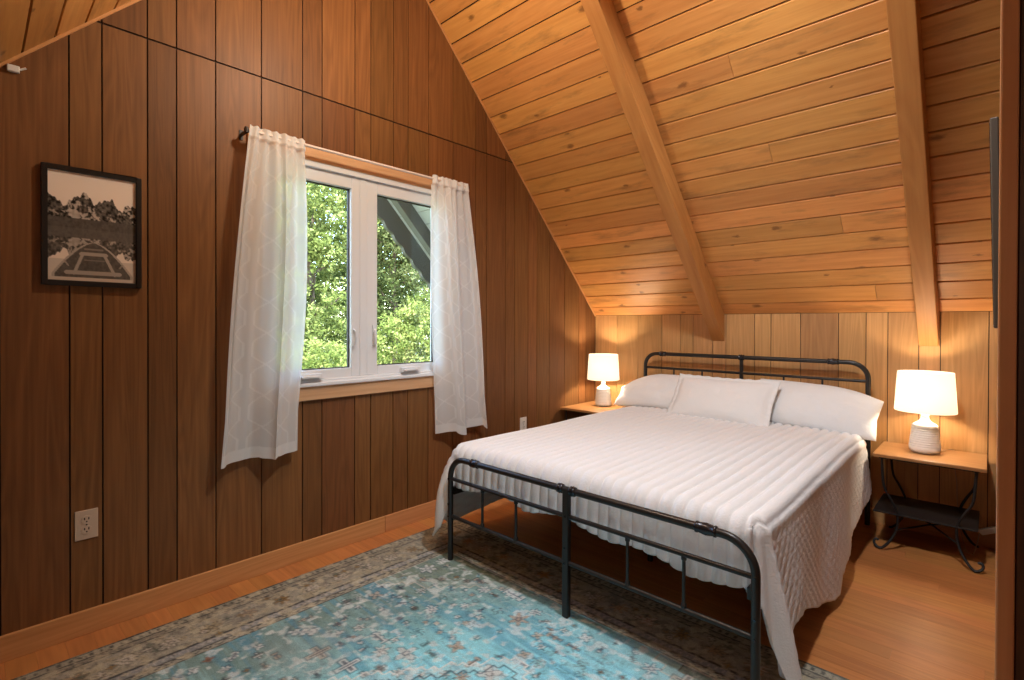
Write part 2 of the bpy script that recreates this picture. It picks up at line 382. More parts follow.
# rafters
def beam(x0,x1,label):
    b=MB(); dep=.14; D=-n*dep
    P0=Vector((0,0,KZ)); e=t*(-RY*L)
    lowy=0.0
    # lower end cut plumb at the wall
    zb=KZ-dep*L
    poly=[Vector((x0,-.001,KZ)),Vector((x0,-.001,zb)),Vector((x0,RY,RZ-dep*L)),Vector((x0,RY,RZ-.0))]
    b.prism(poly,(x1-x0,0,0),tuple(t),.5,0,(random.random()*9,random.random()*9))
    o=b.build('rafter_beam',M['beam'],bevel=.004)
    return tag(o,label,'beam','exposed rafter beams')
beam(1.062,1.155,'exposed pine rafter beam ending on the wall above the bed headboard')
beam(2.297,2.390,'exposed pine rafter beam ending above the right bedside lamp')

# floor boards
mb=MB(); y=FY
while y<0:
    w=min(.083,-y); xs=[0]
    while xs[-1]<XE: xs.append(min(xs[-1]+random.uniform(1.2,2.6),XE))
    for i in range(len(xs)-1):
        mb.box(xs[i]+.0002,xs[i+1]-.0002,y+.00025,y+w-.00025,-.02,0,(1,0,0),random.random(),0)
    y+=w
mb.box(-.1,XE+.1,FY-.1,.1,-.06,-.02,mi=1)
tag(mb.build('floor',[M['floor'],M['groove']]),kind='structure')
# baseboards
mb=MB()
for a,b in ((FY,-2.205),(-2.203,0)): mb.box(0,.016,a,b,0,.094,(0,1,0),random.random()*.4+.4)
tag(mb.build('baseboard_left',M['trim'],bevel=.002),kind='structure')
mb=MB(); mb.box(.016,XP,-.014,0,0,.09,(1,0,0),.5); tag(mb.build('baseboard_back',M['trim'],bevel=.002),kind='structure')
# light bead where the gable meets the ceiling
mb=MB()
for sgn,P0 in ((1,Vector((0,0,KZ))),(-1,Vector((0,FY,KZ)))):
    tt=Vector((0,t.y*sgn,t.z)); nn=Vector((0,n.y*sgn,n.z))
    a=P0; b=P0+tt*(-RY*L)
    mb.prism([a,b,b-nn*.010,a-nn*.010],(.008,0,0),tuple(tt),.8)
tag(mb.build('trim_2',M['trim']),kind='structure')

# ------------------------------------------------------------------ window
win=thing('window_1',(0,(WY0+WY1)/2,WZ0),kind='structure')
def ring(mb,y0,y1,z0,z1,a,b,c,d,x0,x1,**k):
    """rect ring: outer y0..z1, inner borders left a, right b, bottom c, top d"""
    mb.box(x0,x1,y0,y0+a,z0,z1,(0,0,1),**k); mb.box(x0,x1,y1-b,y1,z0,z1,(0,0,1),**k)
    mb.box(x0,x1,y0+a,y1-b,z0,z0+c,(0,1,0),**k); mb.box(x0,x1,y0+a,y1-b,z1-d,z1,(0,1,0),**k)
mb=MB(); ring(mb,WY0-.065,WY1+.065,WZ0-.075,WZ1+.075,.065,.065,.075,.075,0.0,.017,rnd=.6)
M['casing']=wood('window_casing_wood',(.54,.30,.155,1),(.66,.40,.22,1),rough=.4,gv=35,vary=.1)
mb.build('casing',M['casing'],win,bevel=.002)
mb=MB(); ring(mb,WY0,WY1,WZ0,WZ1,.022,.022,.03,.03,-.10,.012); ym=-2.338
mb.box(-.10,-.002,ym-.022,ym+.022,WZ0+.03,WZ1-.03)
mb.build('window_frame',M['vinyl'],win,bevel=.003)
mb=MB(); mb.box(.0,.030,WY0,WY1,WZ0-.004,WZ0+.016,(0,1,0)); mb.build('window_stool',M['vinyl'],win,bevel=.004)
for (y0,y1,p0,p1) in ((WY0+.022,ym-.022,-2.825,-2.412),(ym+.022,WY1-.022,-2.247,-1.816)):
    mb=MB(); ring(mb,y0,y1,WZ0+.03,WZ1-.03,p0-y0,y1-p1,.985-WZ0-.03,WZ1-.03-1.99,-.055,-.004)
    sash=mb.build('sash',M['vinyl'],win,bevel=.004)
    mb=MB(); ring(mb,p0-.001,p1+.001,.984,1.991,.006,.006,.006,.006,-.048,-.03); mb.build('glazing_gasket',M['slot'],sash)
    mb=MB(); mb.box(-.042,-.038,p0,p1,.985,1.99); mb.build('pane',M['glass'],sash)
for (ya,yb) in ((-2.47,-2.425),):
    pass
def lever(yc,flip):
    mb=MB(); mb.box(-.004,.006,yc-.012,yc+.012,1.105,1.225); mb.tube([(.006,yc,1.20),(.022,yc+.006*flip,1.19),(.024,yc+.010*flip,1.15),(.018,yc+.004*flip,1.11)],[.006,.006,.005,.004],8)
    mb.build('lock_lever',M['vinyl'],win,bevel=.002)
lever(-2.405,1); lever(-2.270,-1)
def crank(yc):
    mb=MB(); mb.box(-.004,.030,yc-.065,yc+.065,.938,.968); mb.box(.030,.040,yc-.055,yc+.045,.946,.958); mb.tube([(.036,yc-.05,.952),(.052,yc-.05,.952)],.008,8)
    mb.build('crank_handle',M['vinyl'],win,bevel=.004)
crank(-2.66); crank(-2.03)

# curtain rod
RX=.075; RZc=2.138
rod=thing('curtain_rod',(RX,-2.3,RZc),'thin white curtain rod across the top of the window','curtain rod')
mb=MB(); mb.tube([(RX,-2.994,RZc),(RX,-1.605,RZc)],.0075,10); mb.build('pole',M['rod'],rod)
for yb in (-2.992,-1.612):
    mb=MB(); mb.box(.0,.006,yb-.008,yb+.008,RZc-.03,RZc+.015); mb.box(.006,RX+.01,yb-.005,yb+.005,RZc-.014,RZc-.002); mb.lathe((RX,yb,RZc-.012),[(.011,0),(.012,.012),(.008,.024)],12)
    mb.build('bracket',M['bracket'],rod)

# sheer curtains with a woven lattice
def curtain(yt0,yt1,yb0,yb1,zt,zb,label,seed,folds,hem_var,step):
    r=random.Random(seed); nu,nv=130,280; fw=.62; H=zt-zb
    ph=[r.uniform(0,6.28) for _ in range(4)]
    V=[];W=[]
    for j in range(nv+1):
        v=j/nv
        for i in range(nu+1):
            u=i/nu
            ya=yt0+(yt1-yt0)*u; yb=yb0+(yb1-yb0)*u
            k=v**1.1
            y=ya+(yb-ya)*k
            # bow of the hanging edges
            y+=(-.018 if u<.5 else .034)*abs(2*u-1)*math.sin(PI*min(v*1.15,1))
            amp=.006+.024*min(1,v*3)*(.7+.5*v)
            x=RX+amp*math.sin(u*folds*2*PI+ph[0]+.6*math.sin(v*2+ph[1]))+.010*math.sin(u*folds*3.7*2*PI+ph[2])*(1-.6*v)+.012*v*math.sin(u*PI*1.5+ph[3])
            x=max(x,.033+.0*v)
            if v<.035: x=RX+(x-RX)*.5+.003*math.sin(u*41+ph[2])+.003*math.sin(u*23)+(.0095)
            y+=(.022 if .03<u<.97 else .0)*math.sin(u*folds*2*PI+ph[0]+1.2)*min(1,v*4)*min(1,u*8,(1-u)*8)+.006*math.sin(u*folds*4*PI+ph[0]+.7)*(.3+.7*v)
            z=zt-H*v + hem_var*math.sin(u*folds*2*PI+ph[0]+.4)*v
            z-=step*max(0,math.sin(u*folds*2*PI+ph[0]))**.5*v**3
            if v<.02: z+=.0018*math.sin(u*57)
            V.append((x,y,z))
            X=u*fw; Z=v*H
            tri=lambda s:abs(((s)%1)*4-2)-1
            o=.77
            for c in np.arange(-.1,.8,.19):
                for sg in (1,-1):
                    f=max(-1,min(1,tri(Z/.30)*1.75))*.066*sg
                    if abs(X-c-f)<.0065: o=.88
            if Z>H-.055 or Z<.05: o=.92
            if u<.012 or u>.988: o=.85
            W.append(o)
    F=[]
    for j in range(nv):
        for i in range(nu):
            a=j*(nu+1)+i; F.append((a,a+1,a+nu+2,a+nu+1))
    me=bpy.data.meshes.new('sheer_curtain'); me.from_pydata(V,[],F); me.materials.append(M['curtain'])
    at=me.attributes.new('weave','FLOAT','POINT'); at.data.foreach_set('value',W)
    me.polygons.foreach_set('use_smooth',np.ones(len(F),bool)); me.update()
    o=bpy.data.objects.new('sheer_curtain',me); COL.objects.link(o)
    return tag(o,label,'curtain','sheer curtains at the window')
curtain(-2.985,-2.712,-3.115,-2.738,RZc+.022,.588,'sheer white lattice curtain on the left side of the window',3,1.7,.004,.014)
curtain(-1.905,-1.620,-1.845,-1.440,RZc+.022,.535,'sheer white lattice curtain on the right side of the window',5,1.5,.004,.030)

# ------------------------------------------------------------------ picture
def vnoise(h,w,cells_y,cells_x,seed):
    r=np.random.default_rng(seed); g=r.random((cells_y+2,cells_x+2))
    yy=np.linspace(0,cells_y,h,endpoint=False); xx=np.linspace(0,cells_x,w,endpoint=False)
    y0=yy.astype(int); x0=xx.astype(int); fy=(yy-y0)[:,None]; fx=(xx-x0)[None,:]
    fy=fy*fy*(3-2*fy); fx=fx*fx*(3-2*fx)
    a=g[y0][:,x0]; b=g[y0][:,x0+1]; c=g[y0+1][:,x0]; d=g[y0+1][:,x0+1]
    return a*(1-fy)*(1-fx)+b*(1-fy)*fx+c*fy*(1-fx)+d*fy*fx
def fbm(h,w,cy,cx,seed,octv=4):
    o=np.zeros((h,w)); a=1; s=0
    for k in range(octv):
        o+=a*vnoise(h,w,cy*2**k,cx*2**k,seed+k); s+=a; a*=.55
    return o/s
def color_grid(name,mat,P,rgb,parent=None):
    """P: (h+1,w+1,3) points, rgb: per point linear colours"""
    h,w=P.shape[:2]; me=bpy.data.meshes.new(name)
    idx=np.arange(h*w).reshape(h,w)
    F=np.stack([idx[:-1,:-1],idx[:-1,1:],idx[1:,1:],idx[1:,:-1]],-1).reshape(-1,4)
    me.from_pydata(P.reshape(-1,3).tolist(),[],F.tolist())
    at=me.attributes.new('col','FLOAT_COLOR','POINT')
    c=np.ones((h*w,4),np.float32); c[:,:3]=rgb.reshape(-1,3); at.data.foreach_set('color',c.ravel())
    me.materials.append(mat); me.update()
    o=bpy.data.objects.new(name,me); COL.objects.link(o)
    if parent: o.parent=parent; o.matrix_parent_inverse=Matrix.Translation(-parent.location)
    return o
py0,py1,pz0,pz1=-3.697,-3.386,1.378,1.836
pic=thing('framed_picture',(0,(py0+py1)/2,pz0),'black framed monochrome print of a boat on a mountain lake','picture')
mb=MB(); fwid=.019; ring(mb,py0,py1,pz0,pz1,fwid,fwid,fwid,fwid,.001,.022); mb.build('picture_frame',M['frame_black'],pic,bevel=.002)
mb=MB(); mb.box(.001,.008,py0+.01,py1-.01,pz0+.01,pz1-.01); mb.build('backing_board',M['frame_black'],pic)
h,w=190,130
yy=(np.arange(h)/(h-1))[:,None]*np.ones((1,w)); xx=np.ones((h,1))*(np.arange(w)/(w-1))[None,:]   # yy 0 top
def mountain_line(x,s):
    r=np.random.default_rng(s); return None
fx=np.arange(w)/(w-1)
rid=.262+.02*np.sin(fx*9+1)+.022*np.sin(fx*23+2)+.016*np.sin(fx*41)+.010*np.sin(fx*77)+.006*np.sin(fx*130)
rid-=.05*np.exp(-((fx-.68)/.09)**2)+.04*np.exp(-((fx-.36)/.12)**2)-.05*np.exp(-((fx-.15)/.05)**2)+.10*np.exp(-((fx-.0)/.06)**2)
rock=fbm(h,w,15,11,11,5); rock2=fbm(h,w,48,40,21,3)
def tone(Y):       # landscape tone at height Y (0..1), water mirrored about .51
    sky=1.0+.15*fbm(h,w,4,5,31)-.3*np.clip(Y-.1,0,1)
    q=np.clip((rock+.40*(rock2-.5)-.50)/.12,0,1); m=.05+.40*q*q*(3-2*q)+.42*np.clip(rock2-.40,-.1,.3)
    m=np.where((Y>.42),.06+.10*rock2,m)
    left=(Y>rid[None,:]+.0)
    out=np.where(left,m,sky)
    return out
Ym=np.where(yy<.51,yy,1.02-yy)
img=tone(Ym); wat=yy>=.51
imgf=img.copy()
for i in range(h):
    if i/(h-1)>=.51:
        j=int(round((1.02-i/(h-1))*(h-1))); j=max(j,0); imgf[i]=img[j]*.75+.05
img=imgf
img=np.where(wat&(yy>.80),img*.5+.22,img)
# boat
def stroke(a,b,wd,val,im):
    ax,ay=a; bx,by=b; px=xx-ax; py=(yy-ay)*1.45; dx=bx-ax; dy=(by-ay)*1.45
    tt=np.clip((px*dx+py*dy)/(dx*dx+dy*dy),0,1); d=np.hypot(px-tt*dx,py-tt*dy)
    return np.where(d<wd,val,im)
bl=lambda s:.5-.44*(np.sin(s*PI/2))**.8
in_b=(yy>.635)&(np.abs(xx-.50)<.44*np.clip((yy-.635)/.30,0,1)**.62)
img=np.where(in_b,.07+.10*rock2,img)
edge=(yy>.63)&(np.abs(np.abs(xx-.50)-.44*np.clip((yy-.635)/.30,0,1)**.62)<.016)
img=np.where(edge,.45,img)
for a,b,wd,v in (((.36,.745),(.64,.745),.022,.42),((.40,.70),(.60,.70),.012,.25),((.37,.76),(.28,.93),.018,.42),((.63,.76),(.74,.93),.018,.42),((.20,.92),(.80,.92),.026,.40),((.40,.80),(.62,.80),.008,.22),((.22,.86),(.16,.80),.01,.35),((.80,.86),(.86,.80),.01,.3)):
    img=np.where(in_b|False,stroke(a,b,wd,v,img),img)
img=np.where(yy>.965,.62,img)
img=np.clip(img,.012,.92)[...,None]*np.array([1.0,.86,.74])
P=np.zeros((h,w,3)); P[...,0]=.0125; P[...,1]=py0+fwid-.001+(py1-py0-2*fwid+.002)*xx; P[...,2]=pz1-fwid+.001-(pz1-pz0-2*fwid+.002)*yy
color_grid('print',M['print'],P,img.astype(np.float32),pic)

# ------------------------------------------------------------------ wall outlets and small fittings
def outlet(y,z,label,cat,mat):
    o=thing('wall_outlet',(0,y,z),label,cat)
    mb=MB(); mb.box(.0005,.006,y-.036,y+.036,z-.058,z+.058); mb.build('cover_plate',mat,o,bevel=.002)
    for dz in (-.02,.02):
        mb=MB(); mb.tube([(.006,y,z+dz),(.0085,y,z+dz)],.0165,20); r=mb.build('receptacle',mat,o)
        mb=MB()
        for a in (-.0065,.0065): mb.box(.0084,.0092,y+a-.0018,y+a+.0018,z+dz,z+dz+.009)
        mb.tube([(.0084,y,z+dz-.007),(.0092,y,z+dz-.007)],.0028,8); mb.build('slots',M['slot'],r)
    mb=MB(); mb.tube([(.006,y,z),(.0078,y,z)],.003,8); mb.build('screw',M['slot'],o)
    return o
outlet(-3.565,.432,'almond duplex wall outlet low on the wall below the framed picture','outlet',M['beige_plastic'])
outlet(-.975,.46,'small white wall outlet beside the far corner bedside table','outlet',M['white_plastic'])
cc=thing('cable_clip',(0,-3.768,2.16),'small white clip on the wall just below the sloped ceiling edge','clip')
mb=MB(); mb.box(.0005,.016,-3.786,-3.752,2.148,2.172); mb.build('clip_body',M['white_plastic'],cc,bevel=.003)
mb=MB(); mb.tube([(.008,-3.752,2.162),(.012,-3.735,2.172)],.004,8); mb.build('clip_hook',M['white_plastic'],cc)

# ------------------------------------------------------------------ rug (pattern woven per point)
rx0,rx1,ry0,ry1=.165,2.585,-4.40,-1.79
st=.0065; w=int((rx1-rx0)/st); h=int((ry1-ry0)/st)
X=(np.arange(w)/(w-1)*(rx1-rx0))[None,:]*np.ones((h,1)); Y=(np.arange(h)/(h-1)*(ry1-ry0))[:,None]*np.ones((1,w))  # Y 0 = back edge
Wd,Hd=rx1-rx0,ry1-ry0
col=np.zeros((h,w,3)); L3=lambda r,g,b: np.array(lin(r,g,b)[:3])
dist=np.minimum(np.minimum(X,Wd-X),np.minimum(Y,Hd-Y))
along=np.where((np.minimum(X,Wd-X)<np.minimum(Y,Hd-Y)),Y,X)
n1=fbm(h,w,8,8,51,5); n2=fbm(h,w,60,60,61,3); n3=fbm(h,w,4,4,71,3)
BW=.325
# field
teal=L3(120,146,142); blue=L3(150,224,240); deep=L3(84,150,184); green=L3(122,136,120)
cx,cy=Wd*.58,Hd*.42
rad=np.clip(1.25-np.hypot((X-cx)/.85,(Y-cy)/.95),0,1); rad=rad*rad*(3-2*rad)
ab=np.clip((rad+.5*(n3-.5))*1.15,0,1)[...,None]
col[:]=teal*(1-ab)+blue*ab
streak=fbm(h,w,90,7,81,3)
k=np.clip((streak-.54)*5,0,1)[...,None]*.55; col[:]=col*(1-k)+deep*k
k=np.clip((.45-streak)*5,0,1)[...,None]*.5; col[:]=col*(1-k)+L3(150,195,205)*k
cream=L3(200,192,178); dark=L3(38,40,46); char=L3(62,58,54); gold=L3(150,118,70); rust=L3(150,96,66); navy=L3(44,60,84); pale=L3(222,228,228)
def paint(mask,c,a=.85):
    m=(mask*a)[...,None] if mask.dtype!=bool else (mask.astype(float)*a)[...,None]
    col[:]=col*(1-m)+c*m
# stepped corner spandrels
fxx=np.minimum(X,Wd-X)-BW; fyy=np.minimum(Y,Hd-Y)-BW
stp=.045
q=np.floor(fxx/stp)*stp*.8+np.floor(fyy/stp)*stp
infield=(fxx>0)&(fyy>0)
sp=infield&(q<.34); paint(sp,green,.75)
def outline(mask):
    e=np.zeros_like(mask); e[1:]|=mask[1:]!=mask[:-1]; e[:,1:]|=mask[:,1:]!=mask[:,:-1]; return e
paint(infield&outline(sp),char,.8); sp2=infield&(q<.42); paint(infield&outline(sp2),cream,.7); paint(sp2&~sp,L3(186,186,166),.25)
# fine woven tracery
c1=fbm(h,w,70,66,301,3); c2=fbm(h,w,48,44,311,3); c3=fbm(h,w,90,84,321,2)
tr1=np.clip(1-np.abs(c1-.5)/.035,0,1); tr2=np.clip(1-np.abs(c2-.5)/.03,0,1)
paint(infield*np.clip((c3-.60)*9,0,1),pale,.55)
paint(infield*tr1*np.clip((fbm(h,w,14,14,331,3)-.42)*6,0,1),L3(70,92,108),.55)
paint(infield*tr2*np.clip((fbm(h,w,12,12,341,3)-.45)*6,0,1),pale,.55)
# motifs
rm=random.Random(21)
def window(cx,cy,r):
    i0=max(int((cx-r)/st),0);i1=min(int((cx+r)/st)+2,w);j0=max(int((cy-r)/st),0);j1=min(int((cy+r)/st)+2,h)
    return slice(j0,j1),slice(i0,i1)
def floret(cx,cy,r,c1,c2,pet=8,ang=0,sq=1):
    sl=window(cx,cy,r*1.4)
    dx=X[sl]-cx; dy=(Y[sl]-cy)/sq; a=np.arctan2(dy,dx)+ang; d=np.hypot(dx,dy)
    lim=r*(.70+.30*np.cos(pet*a))
    s=col[sl]
    for m,c,al in ((d<lim+.007,c2,.5),(d<lim,c1,.66),(d<r*.36,c2,.6),(d<r*.2,c1,.6)):
        mm=(m*al)[...,None]; s=s*(1-mm)+c*mm
    col[sl]=s
def bar(cx,cy,l,wd,ang,c1,c2,teeth=True):
    sl=window(cx,cy,l)
    dx=(X[sl]-cx)*math.cos(ang)+(Y[sl]-cy)*math.sin(ang); dy=-(X[sl]-cx)*math.sin(ang)+(Y[sl]-cy)*math.cos(ang)
    wv=wd*(1+.45*(np.sign(np.sin(dx*190)) if teeth else 0))
    s=col[sl]
    for m,c,al in (((np.abs(dx)<l*.5+.006)&(np.abs(dy)<wv+.006),c2,.5),((np.abs(dx)<l*.5)&(np.abs(dy)<wv),c1,.66),((np.abs(dx)<l*.4)&(np.abs(dy)<.004),c2,.7)):
        mm=(m*al)[...,None]; s=s*(1-mm)+c*mm
    col[sl]=s
pts=[]
tries=0
while len(pts)<430 and tries<16000:
    tries+=1
    x=rm.uniform(BW+.05,Wd-BW-.05); y=rm.uniform(BW+.05,Hd-BW-.05)
    r=rm.choice([.012,.014,.016,.018,.022,.026,.032,.045])
    if all(math.hypot(x-a,y-b)>r+c+.014 for a,b,c in pts):
        pts.append((x,y,r)); kx=rm.random(); c1=rm.choice([pale,cream,pale,pale,pale,cream,L3(190,170,150),L3(150,210,220)]); c2=rm.choice([dark,navy,L3(80,80,84),navy,navy])
        if kx<.45: floret(x,y,r,c1,c2,rm.choice([4,6,8]),rm.random())
        elif kx<.75: bar(x,y,r*2.4,r*.34,rm.choice([0,0,PI/2,PI/4,-PI/4]),c1,c2)
        elif kx<.88: bar(x,y,r*2,r*.25,0,c1,c2,False); bar(x,y,r*2,r*.25,PI/2,c1,c2,False)
        else: floret(x,y,r*.6,rm.choice([gold,rust,dark]),c2,4,0)
# central medallion outline, large hooked diamond
mdx=np.abs(X-Wd*.5); mdy=np.abs(Y-Hd*.56); md=np.floor(mdx/.03)*.03/.55+np.floor(mdy/.03)*.03/.75
m1=infield&(md<1); m2=infield&(md<.9); paint(outline(m1)&infield,pale,.8); paint(outline(m2)&infield,navy,.7); paint(m1&~m2,pale,.18)
# borders
bd=dist
b_main=(bd>=.085)&(bd<.245)
paint(bd<BW,L3(172,168,154),1.0)
mott=np.clip((n1-.5)*3+.5,0,1)
paint((bd<BW)*mott*.5,L3(124,122,116),1.0)
paint(bd<.018,L3(60,58,54),.9)
g1=(bd>=.018)&(bd<.05); paint(g1,L3(150,142,122),.6); paint(g1&(np.abs(((along/.030)%1)-.5)<.2)&(bd>.026)&(bd<.042),dark,.7)
g2=(bd>=.05)&(bd<.085); paint(g2,L3(112,108,98),.8); paint(g2&((np.floor(along/.02)+np.floor(bd/.01))%2==0),L3(165,155,135),.55)
paint(b_main,L3(150,145,130),.7); paint(b_main*np.clip((n2-.52)*6,0,1),L3(96,92,84),.6); paint(b_main*np.clip((.46-n2)*6,0,1),L3(176,164,136),.6)
g3=(bd>=.245)&(bd<.285); paint(g3,L3(128,132,136),.8); paint(g3&(np.abs(((along/.026+np.floor(bd/.02)*.5)%1)-.5)<.22)&(bd>.251)&(bd<.279),L3(180,176,170),.6)
g4=(bd>=.285)&(bd<.318); paint(g4,L3(150,148,136),.7); paint(g4&((np.sin(along*150)*.008+.301-bd)**2<.000012),dark,.75)
for e in (.05,.085,.245,.285,.318): paint(np.abs(bd-e)<.0042,dark,.8)
# rosettes along the main border
bb=bd<BW
paint(bb*np.clip((c3-.56)*9,0,1),L3(188,178,152),.6)
paint(bb*tr1,L3(66,64,60),.6); paint(bb*tr2,L3(192,182,158),.5)
def along_border():
    k=.165; m=.165
    for s in range(int((Wd-2*k)/.14)+1):
        x=k+s*.14
        yield x,m; yield x,Hd-m
    for s in range(1,int((Hd-2*k)/.14)+1):
        y=k+s*.14
        yield m,y; yield Wd-m,y
for i,(x,y) in enumerate(along_border()):
    c=rm.choice([cream,L3(175,160,130),gold,L3(176,150,120)])
    floret(x,y,.048 if i%2 else .036,c,rm.choice([char,L3(50,48,44),rust]),rm.choice([6,8]),rm.random())
    for _ in range(3): floret(x+rm.uniform(-.07,.07),y+rm.uniform(-.07,.07),.014,rm.choice([cream,gold,L3(120,125,112)]),char,4,0)
# wear
wr=np.clip((n1-.52)*4,0,1)*.35; paint(wr,L3(140,140,132),1.0)
col*= (.80+.44*n2)[...,None]
# thickness: top grid plus skirt
P=np.zeros((h,w,3)); P[...,0]=rx0+X; P[...,1]=ry1-Y; P[...,2]=.006+.0006*n2
P[0,:,2]=P[-1,:,2]=P[:,0,2]=P[:,-1,2]=.0008
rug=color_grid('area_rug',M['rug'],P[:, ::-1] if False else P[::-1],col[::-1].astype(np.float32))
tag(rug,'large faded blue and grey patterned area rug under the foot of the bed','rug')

# ------------------------------------------------------------------ bed
bed=thing('metal_bed',(1.31,-1.1,0),'black metal pipe bed frame with rounded headboard and footboard','bed')
TR=.0145
def arc(c,r,a0,a1,n,ax):
    out=[]
    for i in range(n+1):
        a=a0+(a1-a0)*i/n; out.append((c[0]+r*math.cos(a),ax,c[1]+r*math.sin(a)))
    return out
def end_frame(x0,x1,yy,zt,z0,rb):
    pts=[(x0,yy,z0),(x0,yy,(z0+zt-rb)/2)]+arc((x0+rb,zt-rb),rb,PI,PI/2,9,yy)+[((x0+x1)/2,yy,zt)]+arc((x1-rb,zt-rb),rb,PI/2,0,9,yy)+[(x1,yy,(z0+zt-rb)/2),(x1,yy,z0)]
    return pts
fx0,fx1,fy,fz=.572,2.075,-2.170,.540
xm=1.325
mb=MB(); mb.tube(end_frame(fx0,fx1,fy,fz,.0075,.105),TR,14); mb.build('footboard_frame',M['metal'],bed)
mb=MB(); mb.box(xm-.015,xm+.015,fy-.013,fy+.013,.0075,fz); mb.build('footboard_post',M['metal'],bed,bevel=.004)
for (xa,xb) in ((fx0,xm-.014),(xm+.014,fx1)):
    for zz,nm in ((.430,'footboard_rail'),(.236,'footboard_rail')):
        mb=MB(); mb.tube([(xa,fy,zz),(xb,fy,zz)],.0095,10); mb.build(nm,M['metal'],bed)
for xs in (xm-.512,xm-.289,xm+.289,xm+.512):
    mb=MB(); mb.tube([(xs,fy,.236),(xs,fy,.43)],.0065,8)
    for zc in (.250,.418): mb.lathe((xs,fy,zc-.006),[(.0065,-.004),(.010,0),(.010,.012),(.0065,.016)],10)
    mb.build('footboard_spindle',M['metal'],bed)
def collar(x,y,z,ln=.05):
    mb=MB(); prof=[(.015,-ln/2),(.0195,-ln/2+.003),(.0195,-ln/2+.009),(.017,-ln/2+.011),(.0215,0),(.017,ln/2-.011),(.0195,ln/2-.009),(.0195,ln/2-.003),(.015,ln/2)]
    V=[];F=[];nn=14
    for r,a in prof:
        for k in range(nn): V.append((x+a,y+r*math.cos(2*PI*k/nn),z+r*math.sin(2*PI*k/nn)))
    for i in range(len(prof)-1):
        for k in range(nn): F.append([i*nn+k,i*nn+(k+1)%nn,(i+1)*nn+(k+1)%nn,(i+1)*nn+k])
    mb.mesh(V,F); mb.build('collar',M['collar'],bed)
for xc,ln in ((.757,.055),(xm-.032,.03),(xm+.032,.03),(1.915,.075)): collar(xc,fy,fz,ln)
for xs in (fx0,fx1,xm):                       # bolt heads on the posts
    for zz in (.236,.30,.43):
        mb=MB(); mb.tube([(xs,fy-.0135,zz),(xs,fy-.0175,zz)],.0048,8); mb.build('bolt',M['collar'],bed)
hx0,hx1,hy,hz=.548,2.062,-.085,.998
mb=MB(); mb.tube(end_frame(hx0,hx1,hy,hz,.001,.10),TR,14); mb.build('headboard_frame',M['metal'],bed)
mb=MB(); mb.tube([(1.307,hy,.25),(1.307,hy,hz)],.013,10); mb.build('headboard_post',M['metal'],bed)
for zz in (.885,.55):
    mb=MB(); mb.tube([(hx0,hy,zz),(hx1,hy,zz)],.0095,10); mb.build('headboard_rail',M['metal'],bed)
for xs in (.795,1.02,1.585,1.815):
    mb=MB(); mb.tube([(xs,hy,.55),(xs,hy,.885)],.0065,8); mb.build('headboard_spindle',M['metal'],bed)
for xc,ln in ((.70,.05),(1.307,.04),(1.875,.065)): collar(xc,hy,hz,ln)
for xs in (fx0,2.055):
    mb=MB(); mb.box(xs-.012,xs+.012,fy+.014,hy-.014,.343,.383,(0,1,0)); mb.build('side_rail',M['metal'],bed,bevel=.002)
for i in range(9):
    yb=-.30-i*.215
    mb=MB(); mb.box(fx0+.012,2.033,yb-.03,yb+.03,.382,.400,(1,0,0)); mb.build('slat',M['iron'],bed)
for yb in (-.75,-1.45):
    mb=MB(); mb.tube([(xm,yb,.001),(xm,yb,.381)],.014,10); mb.build('support_leg',M['metal'],bed)

# mattress in its fitted sheet
def rbox(mb,x0,x1,y0,y1,z0,z1,r,n=5,mi=0):
    """box with rounded edges as one smooth shell"""
    nx=24;V=[];F=[]
    c=Vector(((x0+x1)/2,(y0+y1)/2,(z0+z1)/2)); hx,hy_,hz_=(x1-x0)/2-r,(y1-y0)/2-r,(z1-z0)/2-r
    import bmesh
    bm=bmesh.new(); bmesh.ops.create_uvsphere(bm,u_segments=32,v_segments=16,radius=r)
    for v in bm.verts:
        v.co+=Vector((math.copysign(hx,v.co.x) if abs(v.co.x)>1e-5 else 0,math.copysign(hy_,v.co.y) if abs(v.co.y)>1e-5 else 0,math.copysign(hz_,v.co.z) if abs(v.co.z)>1e-5 else 0))+c
    bmesh.ops.convex_hull(bm,input=bm.verts)
    bm.verts.index_update()
    V=[tuple(v.co) for v in bm.verts]; F=[[v.index for v in f.verts] for f in bm.faces]; bm.free()
    mb.mesh(V,F,mi=mi)
mb=MB(); rbox(mb,.548,2.062,-2.075,-.105,.401,.560,.055)
tag(mb.build('mattress',M['sheet']),'mattress in a white fitted sheet showing at the head corner under the quilt','mattress')

